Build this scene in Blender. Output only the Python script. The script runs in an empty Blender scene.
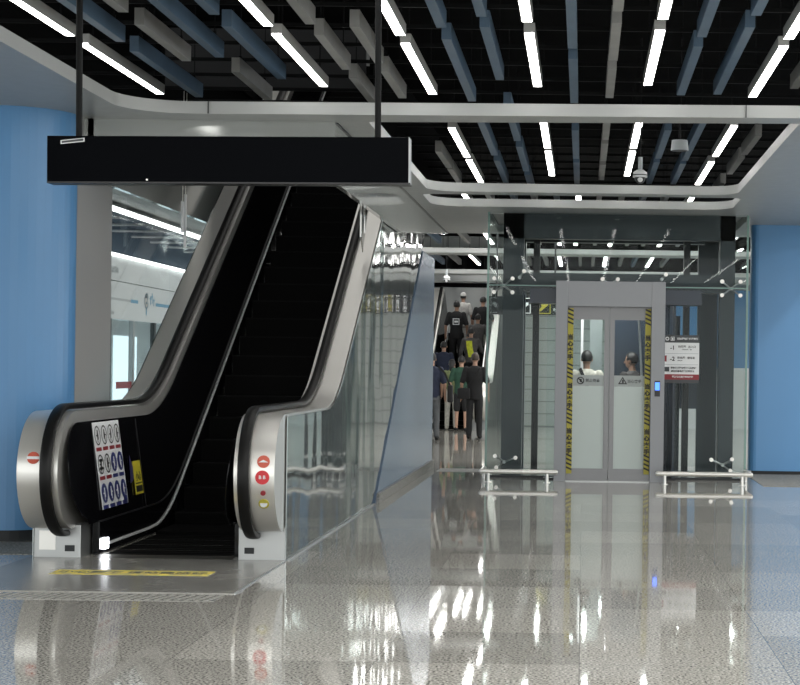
import bpy, bmesh, math, random
from mathutils import Vector, Matrix
random.seed(7)
C = bpy.context.scene.collection
F, VX, VY, H = 1750.0, 583.0, 368.0, 1.45
ROLL = math.radians(0.8)
LOC = {}

# ------------------------------------------------------------------ materials
def mat(name, col, rough=0.5, metal=0.0, ior=1.5, emit=0.0, coat=0.0, alpha=1.0):
    m = bpy.data.materials.new(name); m.use_nodes = True
    b = m.node_tree.nodes['Principled BSDF']
    b.inputs['Base Color'].default_value = (*col, 1)
    b.inputs['Roughness'].default_value = rough
    b.inputs['Metallic'].default_value = metal
    b.inputs['IOR'].default_value = ior
    if coat: b.inputs['Coat Weight'].default_value = coat; b.inputs['Coat Roughness'].default_value = 0.05
    if emit:
        b.inputs['Emission Color'].default_value = (*col, 1); b.inputs['Emission Strength'].default_value = emit
    return m
def nodes(m): return m.node_tree.nodes, m.node_tree.links, m.node_tree.nodes['Principled BSDF']
def texcoord(m, scale=(1,1,1)):
    N, L, b = nodes(m)
    g = N.new('ShaderNodeNewGeometry'); mp = N.new('ShaderNodeMapping'); mp.inputs['Scale'].default_value = scale
    L.new(g.outputs['Position'], mp.inputs['Vector']); return mp.outputs['Vector']
def noise_color(m, c0, c1, scale=(1,1,1), nscale=5.0, detail=3.0, lo=0.35, hi=0.65):
    N, L, b = nodes(m); v = texcoord(m, scale)
    n = N.new('ShaderNodeTexNoise'); n.inputs['Scale'].default_value = nscale; n.inputs['Detail'].default_value = detail
    L.new(v, n.inputs['Vector'])
    r = N.new('ShaderNodeValToRGB'); r.color_ramp.elements[0].position = lo; r.color_ramp.elements[1].position = hi
    r.color_ramp.elements[0].color = (*c0, 1); r.color_ramp.elements[1].color = (*c1, 1)
    L.new(n.outputs['Fac'], r.inputs['Fac']); L.new(r.outputs['Color'], b.inputs['Base Color']); return n
def noise_bump(m, scale=(1,1,1), nscale=4.0, strength=0.1, dist=0.05, detail=2.0):
    N, L, b = nodes(m); v = texcoord(m, scale)
    n = N.new('ShaderNodeTexNoise'); n.inputs['Scale'].default_value = nscale; n.inputs['Detail'].default_value = detail
    L.new(v, n.inputs['Vector'])
    bp = N.new('ShaderNodeBump'); bp.inputs['Strength'].default_value = strength; bp.inputs['Distance'].default_value = dist
    L.new(n.outputs['Fac'], bp.inputs['Height']); L.new(bp.outputs['Normal'], b.inputs['Normal'])
def noise_rough(m, r0, r1, scale=(1,1,1), nscale=8.0):
    N, L, b = nodes(m); v = texcoord(m, scale)
    n = N.new('ShaderNodeTexNoise'); n.inputs['Scale'].default_value = nscale; n.inputs['Detail'].default_value = 4
    L.new(v, n.inputs['Vector'])
    r = N.new('ShaderNodeMapRange'); r.inputs['To Min'].default_value = r0; r.inputs['To Max'].default_value = r1
    L.new(n.outputs['Fac'], r.inputs['Value']); L.new(r.outputs['Result'], b.inputs['Roughness'])
def glass(name, tint=(0.85,0.93,0.9), refl=1.0, rough=0.0):
    m = bpy.data.materials.new(name); m.use_nodes = True
    N, L = m.node_tree.nodes, m.node_tree.links; N.clear()
    o = N.new('ShaderNodeOutputMaterial'); mx = N.new('ShaderNodeMixShader')
    t = N.new('ShaderNodeBsdfTransparent'); t.inputs['Color'].default_value = (*tint, 1)
    g = N.new('ShaderNodeBsdfGlossy'); g.inputs['Roughness'].default_value = rough
    lw = N.new('ShaderNodeFresnel'); lw.inputs['IOR'].default_value = 1.55
    mu = N.new('ShaderNodeMath'); mu.operation = 'MULTIPLY'; mu.inputs[1].default_value = refl; mu.use_clamp = True
    L.new(lw.outputs['Fac'], mu.inputs[0]); L.new(mu.outputs[0], mx.inputs['Fac'])
    L.new(t.outputs[0], mx.inputs[1]); L.new(g.outputs[0], mx.inputs[2]); L.new(mx.outputs[0], o.inputs['Surface'])
    return m

MT = {}
MT['blue_wall'] = mat('blue_wall_panel', (0.115,0.265,0.47), 0.3)
noise_color(MT['blue_wall'], (0.092,0.252,0.485), (0.10,0.27,0.52), (1,1,0.3), 1.2)
noise_bump(MT['blue_wall'], (0.8,0.8,0.35), 1.0, 0.06, 0.06, 1.0)
MT['soffit'] = mat('soffit_aluminium', (0.345,0.355,0.35), 0.38)
noise_rough(MT['soffit'], 0.3, 0.45)
MT['fascia'] = mat('gloss_fascia', (0.40,0.415,0.40), 0.1, 0.35, 1.7)
noise_bump(MT['fascia'], (1,1,1), 1.2, 0.06, 0.05, 1.0)
MT['black_ceiling'] = mat('black_ceiling', (0.003,0.003,0.0033), 0.8, 0, 1.1)
MT['rail_dark'] = mat('dark_rail', (0.012,0.0125,0.013), 0.5, 0, 1.15)
MT['slat_blue'] = mat('blue_slat', (0.115,0.19,0.28), 0.45)
noise_color(MT['slat_blue'], (0.075,0.125,0.19), (0.09,0.148,0.22), (1,1,1), 3)
MT['slat_grey'] = mat('grey_slat', (0.36,0.36,0.35), 0.45)
noise_color(MT['slat_grey'], (0.25,0.25,0.242), (0.30,0.30,0.29), (1,1,1), 3)
MT['lamp_housing'] = mat('lamp_housing', (0.42,0.42,0.41), 0.4)
MT['lamp'] = mat('lamp_diffuser', (1.0,0.985,0.95), 0.4, emit=9.0)
MT['cove'] = mat('cove_light', (1.0,0.99,0.96), 0.4, emit=2.6)
MT['cab_light'] = mat('cab_light', (1.0,0.99,0.96), 0.4, emit=4.5)
MT['black_sign'] = mat('black_sign', (0.0022,0.0026,0.0036), 0.3, 0, 1.08)
noise_rough(MT['black_sign'], 0.3, 0.42)
MT['dark_metal'] = mat('dark_metal', (0.03,0.03,0.032), 0.4, 0.4)
MT['steel'] = mat('brushed_steel', (0.74,0.725,0.69), 0.32, 0.75)
MT['steel_dull'] = mat('dull_steel', (0.46,0.47,0.47), 0.42, 0.85)
MT['jamb'] = mat('grey_metal_return', (0.40,0.40,0.395), 0.34, 0.25)
MT['door_steel'] = mat('lift_door_steel', (0.20,0.20,0.205), 0.36, 0.5)
MT['mirror'] = mat('mirror_cladding', (0.44,0.475,0.475), 0.06, 0.92)
noise_bump(MT['mirror'], (1,0.8,0.4), 1.5, 0.45, 0.06, 1.2)
MT['groove_wall'] = mat('brushed_wall_panel', (0.24,0.33,0.46), 0.22, 0.6)
noise_bump(MT['groove_wall'], (1,5,0.12), 3.0, 0.12, 0.02, 1.0)
MT['black_panel'] = mat('black_gloss_panel', (0.004,0.004,0.005), 0.12, 0, 1.33)
MT['black_rubber'] = mat('black_rubber', (0.006,0.006,0.006), 0.35, 0, 1.3)
MT['step'] = mat('step_metal', (0.003,0.003,0.003), 0.5, 0, 1.12)
MT['nosing'] = mat('step_nosing_metal', (0.006,0.006,0.006), 0.5, 0, 1.15)
MT['comb'] = mat('comb_metal', (0.12,0.115,0.10), 0.4, 0.8)
MT['white'] = mat('white_paint', (0.75,0.76,0.77), 0.45)
MT['paper'] = mat('white_print', (0.80,0.81,0.82), 0.5)
MT['red'] = mat('red_print', (0.50,0.03,0.03), 0.45)
MT['darkred'] = mat('dark_red_print', (0.26,0.02,0.03), 0.45)
MT['navy'] = mat('navy_print', (0.02,0.03,0.16), 0.45)
MT['ink'] = mat('black_print', (0.015,0.015,0.016), 0.5)
MT['charcoal'] = mat('charcoal_print', (0.06,0.065,0.07), 0.5)
MT['yellow'] = mat('yellow_print', (0.44,0.385,0.05), 0.5)
MT['ridge_grey'] = mat('tactile_grey', (0.30,0.295,0.27), 0.5)
MT['yellow_bright'] = mat('bright_yellow_print', (0.72,0.62,0.04), 0.5)
MT['yellow_floor'] = mat('yellow_floor_tape', (0.62,0.46,0.05), 0.5)
noise_color(MT['yellow_floor'], (0.50,0.45,0.25), (0.86,0.70,0.10), (1,1,1), 14, 4, 0.35, 0.6)
MT['purple'] = mat('purple_print', (0.05,0.045,0.13), 0.4)
MT['orange'] = mat('orange_lens', (0.55,0.10,0.06), 0.3)
MT['red_lens'] = mat('red_lens', (0.6,0.02,0.03), 0.3)
MT['skirt_led'] = mat('skirt_led', (0.92,0.95,1.0), 0.4, emit=8.0)
MT['screen'] = mat('call_screen', (0.05,0.16,0.85), 0.4, emit=1.6)
MT['frame_green'] = mat('dark_teal_steel', (0.017,0.026,0.032), 0.35, 0.2)
noise_rough(MT['frame_green'], 0.3, 0.42)
MT['black_steel'] = mat('black_steel', (0.010,0.012,0.014), 0.4, 0.2)
MT['portal'] = mat('portal_steel', (0.20,0.205,0.215), 0.36, 0.6)
noise_rough(MT['portal'], 0.3, 0.42, (1,1,20), 6)
MT['film'] = mat('frosted_film', (0.50,0.56,0.54), 0.5)
MT['film_edge'] = mat('frosted_film_band', (0.37,0.40,0.395), 0.5)
MT['navy_panel'] = mat('dark_cab_panel', (0.012,0.022,0.038), 0.3)
MT['glass'] = glass('lift_glass', (0.925,0.95,0.945), 0.16)
MT['glass_clear'] = glass('clear_glass', (0.93,0.96,0.96), 0.15)
MT['glass_edge'] = mat('glass_edge', (0.16,0.27,0.24), 0.15)
MT['acrylic'] = glass('acrylic_baffle', (0.80,0.78,0.60), 2.5, 0.1)
MT['psd_white'] = mat('screen_door_header', (0.66,0.68,0.69), 0.4)
MT['psd_blue'] = mat('pale_blue_print', (0.12,0.33,0.50), 0.5)
MT['psd_grey'] = mat('pale_grey_print', (0.38,0.41,0.43), 0.5)
MT['train_glow'] = mat('lit_train_side', (0.80,0.93,1.0), 0.5, emit=0.75)
MT['dark_blue_ceiling'] = mat('dark_blue_platform_ceiling', (0.02,0.045,0.075), 0.6)
MT['back_wall'] = mat('far_wall_panel', (0.40,0.46,0.44), 0.45)
N, L, b = nodes(MT['back_wall'])
v = texcoord(MT['back_wall'])
sx = N.new('ShaderNodeSeparateXYZ'); L.new(v, sx.inputs[0])
d = N.new('ShaderNodeMath'); d.operation = 'DIVIDE'; d.inputs[1].default_value = 0.3; L.new(sx.outputs['Z'], d.inputs[0])
fr = N.new('ShaderNodeMath'); fr.operation = 'FRACT'; L.new(d.outputs[0], fr.inputs[0])
rp = N.new('ShaderNodeValToRGB'); rp.color_ramp.elements[0].position = 0.06; rp.color_ramp.elements[0].color = (0.22,0.235,0.225,1)
rp.color_ramp.elements[1].position = 0.09; rp.color_ramp.elements[1].color = (0.42,0.44,0.42,1)
L.new(fr.outputs[0], rp.inputs['Fac']); L.new(rp.outputs['Color'], b.inputs['Base Color'])
MT['granite_rough'] = mat('flamed_granite', (0.16,0.155,0.14), 0.75)
noise_color(MT['granite_rough'], (0.09,0.088,0.08), (0.33,0.325,0.30), (1,1,1), 70, 3, 0.36, 0.64)
MT['plate'] = mat('landing_plate_metal', (0.24,0.235,0.22), 0.24, 0.3)
noise_color(MT['plate'], (0.26,0.255,0.235), (0.38,0.372,0.345), (1,1,1), 3.5, 6, 0.3, 0.7)
MT['skin'] = mat('skin', (0.42,0.25,0.175), 0.55)
MT['hair'] = mat('black_hair', (0.012,0.011,0.011), 0.5)
MT['hair_brown'] = mat('dark_brown_hair', (0.05,0.035,0.025), 0.55)
def cloth(n, c):
    m = mat(n, c, 0.85); noise_color(m, tuple(x*0.85 for x in c), tuple(x*1.1 for x in c), (1,1,1), 18, 2); return m
for n, c in dict(navy_cloth=(0.018,0.024,0.05), grey_cloth=(0.10,0.105,0.11), black_cloth=(0.012,0.012,0.013), olive_cloth=(0.17,0.20,0.09),
                 cream_cloth=(0.52,0.51,0.46), green_cloth=(0.02,0.065,0.04), white_cloth=(0.66,0.64,0.56), dim_grey_cloth=(0.085,0.08,0.08),
                 vest_yellow=(0.62,0.66,0.05), steel_blue_cloth=(0.07,0.085,0.10), pale_cloth=(0.50,0.49,0.47)).items():
    MT[n] = cloth(n, c)
# polished granite floor: speckle, tile joints and a small tilt per tile
m = MT['floor'] = mat('polished_granite', (0.3,0.29,0.27), 0.06)
N, L, b = nodes(m)
g = N.new('ShaderNodeNewGeometry')
def tex(kind, scale, detail=2.0):
    n = N.new(kind); n.inputs['Scale'].default_value = scale
    if 'Detail' in n.inputs: n.inputs['Detail'].default_value = detail
    L.new(g.outputs['Position'], n.inputs['Vector']); return n
n1 = tex('ShaderNodeTexNoise', 72, 3.0)
r1 = N.new('ShaderNodeValToRGB'); e = r1.color_ramp.elements
e[0].position = 0.33; e[0].color = (0.10,0.097,0.088,1); e[1].position = 0.66; e[1].color = (0.70,0.68,0.62,1)
L.new(n1.outputs['Fac'], r1.inputs['Fac'])
add = N.new('ShaderNodeVectorMath'); add.operation = 'ADD'; add.inputs[1].default_value = (20.0, 20.45, 0)
L.new(g.outputs['Position'], add.inputs[0])
fl = N.new('ShaderNodeVectorMath'); fl.operation = 'FLOOR'; L.new(add.outputs[0], fl.inputs[0])
wn = N.new('ShaderNodeTexWhiteNoise'); wn.noise_dimensions = '2D'; L.new(fl.outputs[0], wn.inputs['Vector'])
mr = N.new('ShaderNodeMapRange'); mr.inputs['To Min'].default_value = 0.82; mr.inputs['To Max'].default_value = 1.12
L.new(wn.outputs['Value'], mr.inputs['Value'])
mul = N.new('ShaderNodeVectorMath'); mul.operation = 'SCALE'; L.new(r1.outputs['Color'], mul.inputs[0]); L.new(mr.outputs['Result'], mul.inputs['Scale'])
fc = N.new('ShaderNodeVectorMath'); fc.operation = 'FRACTION'; L.new(add.outputs[0], fc.inputs[0])
sp = N.new('ShaderNodeSeparateXYZ'); L.new(fc.outputs[0], sp.inputs[0])
mn = N.new('ShaderNodeMath'); mn.operation = 'MINIMUM'; L.new(sp.outputs['X'], mn.inputs[0]); L.new(sp.outputs['Y'], mn.inputs[1])
lt = N.new('ShaderNodeMath'); lt.operation = 'LESS_THAN'; lt.inputs[1].default_value = 0.0035; L.new(mn.outputs[0], lt.inputs[0])
mix = N.new('ShaderNodeMix'); mix.data_type = 'RGBA'; L.new(lt.outputs[0], mix.inputs['Factor'])
L.new(mul.outputs[0], mix.inputs[6]); mix.inputs[7].default_value = (0.13,0.127,0.118,1)
L.new(mix.outputs[2], b.inputs['Base Color'])
n2 = tex('ShaderNodeTexNoise', 1.3, 1.0); bp = N.new('ShaderNodeBump'); bp.inputs['Strength'].default_value = 0.006; bp.inputs['Distance'].default_value = 0.01
L.new(n2.outputs['Fac'], bp.inputs['Height'])
ct = N.new('ShaderNodeVectorMath'); ct.operation = 'SUBTRACT'; ct.inputs[1].default_value = (0.5,0.5,0.5); L.new(wn.outputs['Color'], ct.inputs[0])
sc_ = N.new('ShaderNodeVectorMath'); sc_.operation = 'MULTIPLY'; sc_.inputs[1].default_value = (0.003,0.003,0); L.new(ct.outputs[0], sc_.inputs[0])
ad2 = N.new('ShaderNodeVectorMath'); ad2.operation = 'ADD'; L.new(bp.outputs['Normal'], ad2.inputs[0]); L.new(sc_.outputs[0], ad2.inputs[1])
nm = N.new('ShaderNodeVectorMath'); nm.operation = 'NORMALIZE'; L.new(ad2.outputs[0], nm.inputs[0]); L.new(nm.outputs[0], b.inputs['Normal'])
mrr = N.new('ShaderNodeMapRange'); mrr.inputs['To Min'].default_value = 0.02; mrr.inputs['To Max'].default_value = 0.05
L.new(n1.outputs['Fac'], mrr.inputs['Value']); L.new(mrr.outputs['Result'], b.inputs['Roughness'])

# ------------------------------------------------------------------ builders
def tag(o, label=None, cat=None, group=None, kind=None):
    if label: o['label'] = label
    if cat: o['category'] = cat
    if group: o['group'] = group
    if kind: o['kind'] = kind
    return o
def thing(name, loc, label, cat, group=None, rz=0.0):
    o = bpy.data.objects.new(name, None); o.empty_display_size = 0.1; C.objects.link(o)
    o.location = loc; o.rotation_euler = (0,0,rz); LOC[o.name] = Vector(loc)
    return tag(o, label, cat, group)
class MB:
    def __init__(s): s.b = bmesh.new()
    def box(s, x0,x1,y0,y1,z0,z1, bev=0.0):
        r = bmesh.ops.create_cube(s.b, size=1.0); vs = r['verts']
        for v in vs: v.co = Vector(((x0+x1)/2+v.co.x*(x1-x0), (y0+y1)/2+v.co.y*(y1-y0), (z0+z1)/2+v.co.z*(z1-z0)))
        if bev:
            es = list({e for v in vs for e in v.link_edges}); bmesh.ops.bevel(s.b, geom=es, offset=bev, segments=2, profile=0.5, affect='EDGES')
        return s
    def cyl(s, p0, p1, r0, r1=None, seg=16):
        p0, p1 = Vector(p0), Vector(p1); r1 = r0 if r1 is None else r1; d = p1-p0
        q = d.to_track_quat('Z','Y').to_matrix().to_4x4(); q.translation = (p0+p1)/2
        bmesh.ops.create_cone(s.b, cap_ends=True, segments=seg, radius1=r0, radius2=r1, depth=d.length, matrix=q); return s
    def ell(s, c, r, seg=16, rot=None):
        m_ = Matrix.Translation(c) @ (rot.to_4x4() if rot else Matrix.Identity(4)) @ Matrix.Diagonal((*r,1))
        return bmesh.ops.create_uvsphere(s.b, u_segments=seg, v_segments=max(8,seg*2//3), radius=1, matrix=m_)['verts']
    def limb(s, pts, rad, seg=10):
        pts = [Vector(p) for p in pts]
        for p, r in zip(pts, rad): s.ell(p, (r,r,r), seg)
        for i in range(len(pts)-1):
            if (pts[i+1]-pts[i]).length > 1e-4: s.cyl(pts[i], pts[i+1], rad[i], rad[i+1], seg)
        return s
    def poly(s, pts):
        return s.b.faces.new([s.b.verts.new(p) for p in pts])
    def prism(s, pts, axis, a0, a1):
        # pts: 2-D outline; extruded along axis
        def P(p, a):
            return {'x': (a,p[0],p[1]), 'y': (p[0],a,p[1]), 'z': (p[0],p[1],a)}[axis]
        A = [s.b.verts.new(P(p,a0)) for p in pts]; B = [s.b.verts.new(P(p,a1)) for p in pts]; n = len(pts)
        s.b.faces.new(A); s.b.faces.new(B[::-1])
        for i in range(n): s.b.faces.new((A[i],A[(i+1)%n],B[(i+1)%n],B[i]))
        return s
    def sweep(s, path, rings, closed=True):
        # rings: list of rings of points (already placed)
        R = [[s.b.verts.new(p) for p in ring] for ring in rings]; n = len(R[0])
        for i in range(len(R)-1):
            for j in range(n if closed else n-1): s.b.faces.new((R[i][j],R[i][(j+1)%n],R[i+1][(j+1)%n],R[i+1][j]))
        if closed: s.b.faces.new(R[0][::-1]); s.b.faces.new(R[-1])
        return s
    def build(s, name, m, parent=None, loc=None, smooth=False, local=False, remesh=0.0, smooth_it=0):
        bmesh.ops.recalc_face_normals(s.b, faces=s.b.faces)
        me = bpy.data.meshes.new(name); off = Vector((0,0,0))
        o = bpy.data.objects.new(name, me); C.objects.link(o)
        if parent is not None:
            base = LOC.get(parent.name, Vector((0,0,0)))
            if not local: off = base
            LOC[o.name] = base
        elif loc is not None: off = Vector(loc); o.location = loc; LOC[o.name] = off
        bmesh.ops.translate(s.b, verts=s.b.verts, vec=-off)
        s.b.to_mesh(me); s.b.free()
        if remesh:
            md = o.modifiers.new('r','REMESH'); md.mode = 'VOXEL'; md.voxel_size = remesh
            if smooth_it: sm = o.modifiers.new('s','SMOOTH'); sm.factor = 0.5; sm.iterations = smooth_it
            dg = bpy.context.evaluated_depsgraph_get(); dg.update()
            nm_ = bpy.data.meshes.new_from_object(o.evaluated_get(dg)); o.modifiers.clear(); o.data = nm_; bpy.data.meshes.remove(me); me = nm_; me.name = name
        me.materials.clear(); me.materials.append(m if not isinstance(m, str) else MT[m])
        if smooth:
            for p in me.polygons: p.use_smooth = True
            if not remesh:
                try: me.set_sharp_from_angle(angle=math.radians(40))
                except Exception: pass
        if parent is not None: o.parent = parent
        return o
def boxo(name, m, dims, parent=None, bev=0.0, loc=None): 
    return MB().box(*dims, bev=bev).build(name, m, parent, loc)
def struct(name, m, dims, bev=0.0):
    return tag(boxo(name, m, dims, None, bev), kind='structure')
def text(s, size, m, parent, origin, xdir, ydir, name='lettering', align='CENTER', sq=1.0, bold=0.0007):
    cu = bpy.data.curves.new(name, 'FONT'); cu.body = s; cu.size = size; cu.align_x = align; cu.align_y = 'CENTER'; cu.extrude = 0.0008; cu.offset = bold; cu.resolution_u = 3
    t = bpy.data.objects.new(name, cu); C.objects.link(t)
    dg = bpy.context.evaluated_depsgraph_get(); dg.update()
    me = bpy.data.meshes.new_from_object(t.evaluated_get(dg)); bpy.data.objects.remove(t); bpy.data.curves.remove(cu)
    x, y = Vector(xdir).normalized(), Vector(ydir).normalized(); z = x.cross(y)
    M_ = Matrix((x*sq, y, z)).transposed().to_4x4(); M_.translation = Vector(origin) - LOC.get(parent.name, Vector((0,0,0)))
    me.transform(M_); me.materials.clear(); me.materials.append(MT[m]); me.name = name
    o = bpy.data.objects.new(name, me); C.objects.link(o); o.parent = parent; LOC[o.name] = LOC.get(parent.name, Vector((0,0,0)))
    return o
def arc(cx, cy, r, a0, a1, n):
    return [(cx+r*math.cos(a0+(a1-a0)*i/n), cy+r*math.sin(a0+(a1-a0)*i/n)) for i in range(n+1)]
def rrect(x0,x1,y0,y1, r):
    # r: radii for corners (x0y0, x1y0, x1y1, x0y1)
    out = []; P = math.pi
    for (cx,cy,a,q) in ((x0,y0,P,r[0]),(x1,y0,1.5*P,r[1]),(x1,y1,0,r[2]),(x0,y1,0.5*P,r[3])):
        if q <= 0: out.append((cx,cy)); continue
        ox = cx + (q if cx == x0 else -q); oy = cy + (q if cy == y0 else -q)
        out += arc(ox, oy, q, a, a+P/2, 8)
    return out
def slab(name, outer, holes, z0, z1, m):
    cu = bpy.data.curves.new(name, 'CURVE'); cu.dimensions = '2D'; cu.fill_mode = 'BOTH'; cu.extrude = (z1-z0)/2
    for pts in [outer]+holes:
        sp_ = cu.splines.new('POLY'); sp_.points.add(len(pts)-1); sp_.use_cyclic_u = True
        for p, q in zip(sp_.points, pts): p.co = (q[0], q[1], 0, 1)
    t = bpy.data.objects.new(name, cu); C.objects.link(t)
    dg = bpy.context.evaluated_depsgraph_get(); dg.update()
    me = bpy.data.meshes.new_from_object(t.evaluated_get(dg)); bpy.data.objects.remove(t); bpy.data.curves.remove(cu)
    me.transform(Matrix.Translation((0,0,(z0+z1)/2))); me.materials.clear(); me.materials.append(MT[m]); me.name = name
    o = bpy.data.objects.new(name, me); C.objects.link(o); return tag(o, kind='structure')

# ------------------------------------------------------------------ room shell
ZS = 3.48
struct('floor', 'floor', (-12,12,-10,64,-0.2,0.0))
slab('ceiling', [(-12,0),(9,0),(9,64),(-12,64)], [[(-4.1,17.05),(-2.15,17.05),(-2.15,27),(-4.1,27)]], 4.7, 4.8, 'black_ceiling')
slab('ceiling_lower', [(-6.2,26.7),(-6.2,2.0),(9,2.0),(9,26.7),(-2.1,26.7),(-2.1,14.64),(-4.17,14.64),(-4.17,26.7)],
     [[(x,y+(0.36*(4.4-x)/8.14 if y > 9 else 0)) for x,y in rrect(-3.74,8.0,3.0,13.93,(0.5,0.5,0.5,0.55))], [(x,y+(0.25*(1.75-x)/3.57 if y < 16 else 0.12)) for x,y in rrect(-1.82,1.75,14.37,20.2,(0,0,0.35,0.4))],
      rrect(-1.93,1.85,20.65,22.2,(0.15,0.15,0.35,0.4)), [(-1.3,23.2),(2.2,23.2),(2.2,26.3),(-1.3,26.3)], [(4.0,15.5),(8.4,15.5),(8.4,23.6),(4.0,23.6)]], ZS, ZS+0.1, 'soffit')
struct('trim_19','soffit',(-2.0,6,42.6,47.6,ZS,ZS+0.2))
for i, (a, b_) in enumerate(((31.4,32.0),(38.4,39.0),(42.0,42.6))):
    struct('trim_%d' % (i+10), 'soffit', (-4.1,6,a,b_,ZS,ZS+0.1 if i < 2 else ZS+0.2), 0.02)
struct('trim_9', 'black_steel', (-2.105,-2.085,14.7,26.7,ZS-0.006,ZS-0.001))
struct('trim_13','black_steel',(-3.085,-3.078,14.245,14.265,ZS,ZS+0.1)); struct('trim_14','black_steel',(1.278,1.285,14.055,14.075,ZS,ZS+0.1))
# bulkhead round the escalator opening
tag(MB().prism([(14.64,2.98),(20.1,2.98),(26.7,3.46),(26.7,ZS),(14.64,ZS)],'x',-2.15,-2.10).build('trim_1','fascia'), kind='structure')
struct('trim_2', 'fascia', (-4.2,-2.15,14.64,14.69,2.98,ZS))
struct('trim_3', 'fascia', (-4.17,-4.12,14.64,26.7,2.98,ZS))
struct('trim_4', 'dark_metal', (-4.1,-2.15,17.0,17.04,4.12,4.8))
struct('wall_upper', 'soffit', (-4.2,-2.1,27.0,27.1,3.6,9.0))
struct('wall_upper_left', 'soffit', (-4.25,-4.15,17.05,27.0,4.8,9.0))
struct('trim_15','black_ceiling',(-2.12,-2.08,17.05,27.0,ZS+0.1,4.8)); struct('trim_16','black_ceiling',(-4.2,-4.15,17.05,27.0,ZS+0.1,4.8))
struct('wall_upper_right', 'soffit', (-2.10,-2.0,17.05,27.0,4.8,9.0))
struct('ceiling_upper', 'soffit', (-4.25,-2.0,17.0,27.1,9.0,9.1))

def wall_prism(name, pts, z0, z1, m):
    return tag(MB().prism(pts, 'z', z0, z1).build(name, m), kind='structure')
# left blue wall with its rounded end, then the grey metal return
lw = [(-9,13.94),(-4.62,13.94)] + arc(-4.62,14.44,0.5,-math.pi/2,-0.35,10)
lw = [(-9,13.94),(-4.72,13.94)] + arc(-4.72,14.46,0.52,-math.pi/2,0.0,12) + [(-9,14.46)]
wall_prism('wall_left', lw, 0.09, ZS, 'blue_wall')
lwb = [(-9,13.99),(-4.72,13.99)] + arc(-4.72,14.46,0.47,-math.pi/2,0.0,10) + [(-9,14.46)]
wall_prism('baseboard_left', lwb, 0.0, 0.09, 'black_steel')
struct('wall_left_inner', 'jamb', (-4.4,-4.2,14.47,15.54,0.0,ZS))
wall_prism('wall_right', [(2.33,24.6),(9,24.6),(9,24.4),(2.43,24.4)] + arc(2.43,24.5,0.1,-math.pi/2,-math.pi,4), 0.05, ZS, 'blue_wall')
struct('baseboard_right', 'black_steel', (2.38,9,24.43,24.58,0.0,0.05))
struct('floor_right', 'granite_rough', (2.28,9,21.85,24.4,0.0,0.004))
struct('floor_left', 'granite_rough', (-9,-4.06,13.05,13.94,0.0,0.004))
struct('floor_far', 'granite_rough', (-2.0,-1.35,24.0,24.8,0.0,0.003))
# wall under the escalator
tl = lambda y: 0.577*(y-18.14)
pts = [(18.25,0.0),(25.1,0.0),(25.1,2.98),(23.33,2.98)]
tag(MB().prism(pts,'x',-2.25,-2.15).build('wall_inner','groove_wall'), kind='structure')
struct('trim_17','steel_dull',(-2.16,-2.145,12.9,18.2,0.0,0.012))
struct('baseboard_inner', 'granite_rough', (-2.15,-2.12,18.4,25.1,0.0,0.10))
# far end
struct('wall_far', 'back_wall', (-1.6,1.95,43.0,43.2,0.0,3.0))
struct('wall_far_right', 'blue_wall', (1.95,6,42.9,43.2,1.5,3.4)); struct('wall_far_lower', 'white', (1.95,6,42.9,43.2,0.0,1.5))
struct('wall_rear', 'soffit', (-5,6,47.7,47.9,0.0,3.6)); struct('wall_rear_upper', 'black_ceiling', (-5,6,47.75,47.9,3.6,4.7))
struct('trim_18','soffit',(-4.3,-2.0,43.2,47.6,4.62,4.66))  # unseen pale panel added for the distant escalator deck to reflect
# platform behind the glass wall on the left
struct('ceiling_left', 'dark_blue_ceiling', (-9,-6.2,15,64,3.9,4.0))
for i in range(22):
    struct('trim_%d' % (i+20), 'psd_grey', (-8.0,-6.2,16+i*1.35,16.1+i*1.35,3.64,3.67))
struct('trim_8', 'soffit', (-6.3,-5.6,14.6,62,ZS+0.1,ZS+0.18))

# ------------------------------------------------------------------ ceiling lamps, slats and rails
ORD = ['first','second','third','fourth','fifth','sixth','seventh','eighth','ninth','tenth','eleventh','twelfth','thirteenth','fourteenth','fifteenth','sixteenth','seventeenth','eighteenth','nineteenth','twentieth','twenty-first','twenty-second']
ZL = 3.9
def lamp(X, y0, y1, label, group):
    t = thing('linear_ceiling_lamp', (X,(y0+y1)/2,ZL), label, 'ceiling lamp', group)
    w = 0.041
    mb = MB().box(X-w,X+w,y0,y1,ZL+0.012,ZL+0.085)
    mb.box(X-w,X-w+0.006,y0,y1,ZL,ZL+0.012); mb.box(X+w-0.006,X+w,y0,y1,ZL,ZL+0.012)
    mb.build('housing','lamp_housing',t)
    boxo('diffuser','lamp',(X-w+0.006,X+w-0.006,y0+0.006,y1-0.006,ZL,ZL+0.012),t)
    for yy in (y0+0.25,y1-0.25): MB().cyl((X,yy,ZL+0.085),(X,yy,4.7),0.006,seg=6).build('hanger','rail_dark',t)
def slat(X, y0, y1, colour, label, group):
    t = thing('ceiling_slat', (X,(y0+y1)/2,ZL), label, 'ceiling slat', group)
    w = 0.036
    MB().box(X-w,X+w,y0,y1,ZL,ZL+0.125,bev=0.002).build('profile','slat_blue' if colour == 'blue' else 'slat_grey',t)
    for yy in (y0+0.2,y1-0.2): MB().box(X-0.012,X+0.012,yy-0.015,yy+0.015,ZL+0.125,ZL+0.17).cyl((X,yy,ZL+0.168),(X,yy,4.7),0.005,seg=6).build('hanger','rail_dark',t)
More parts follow.
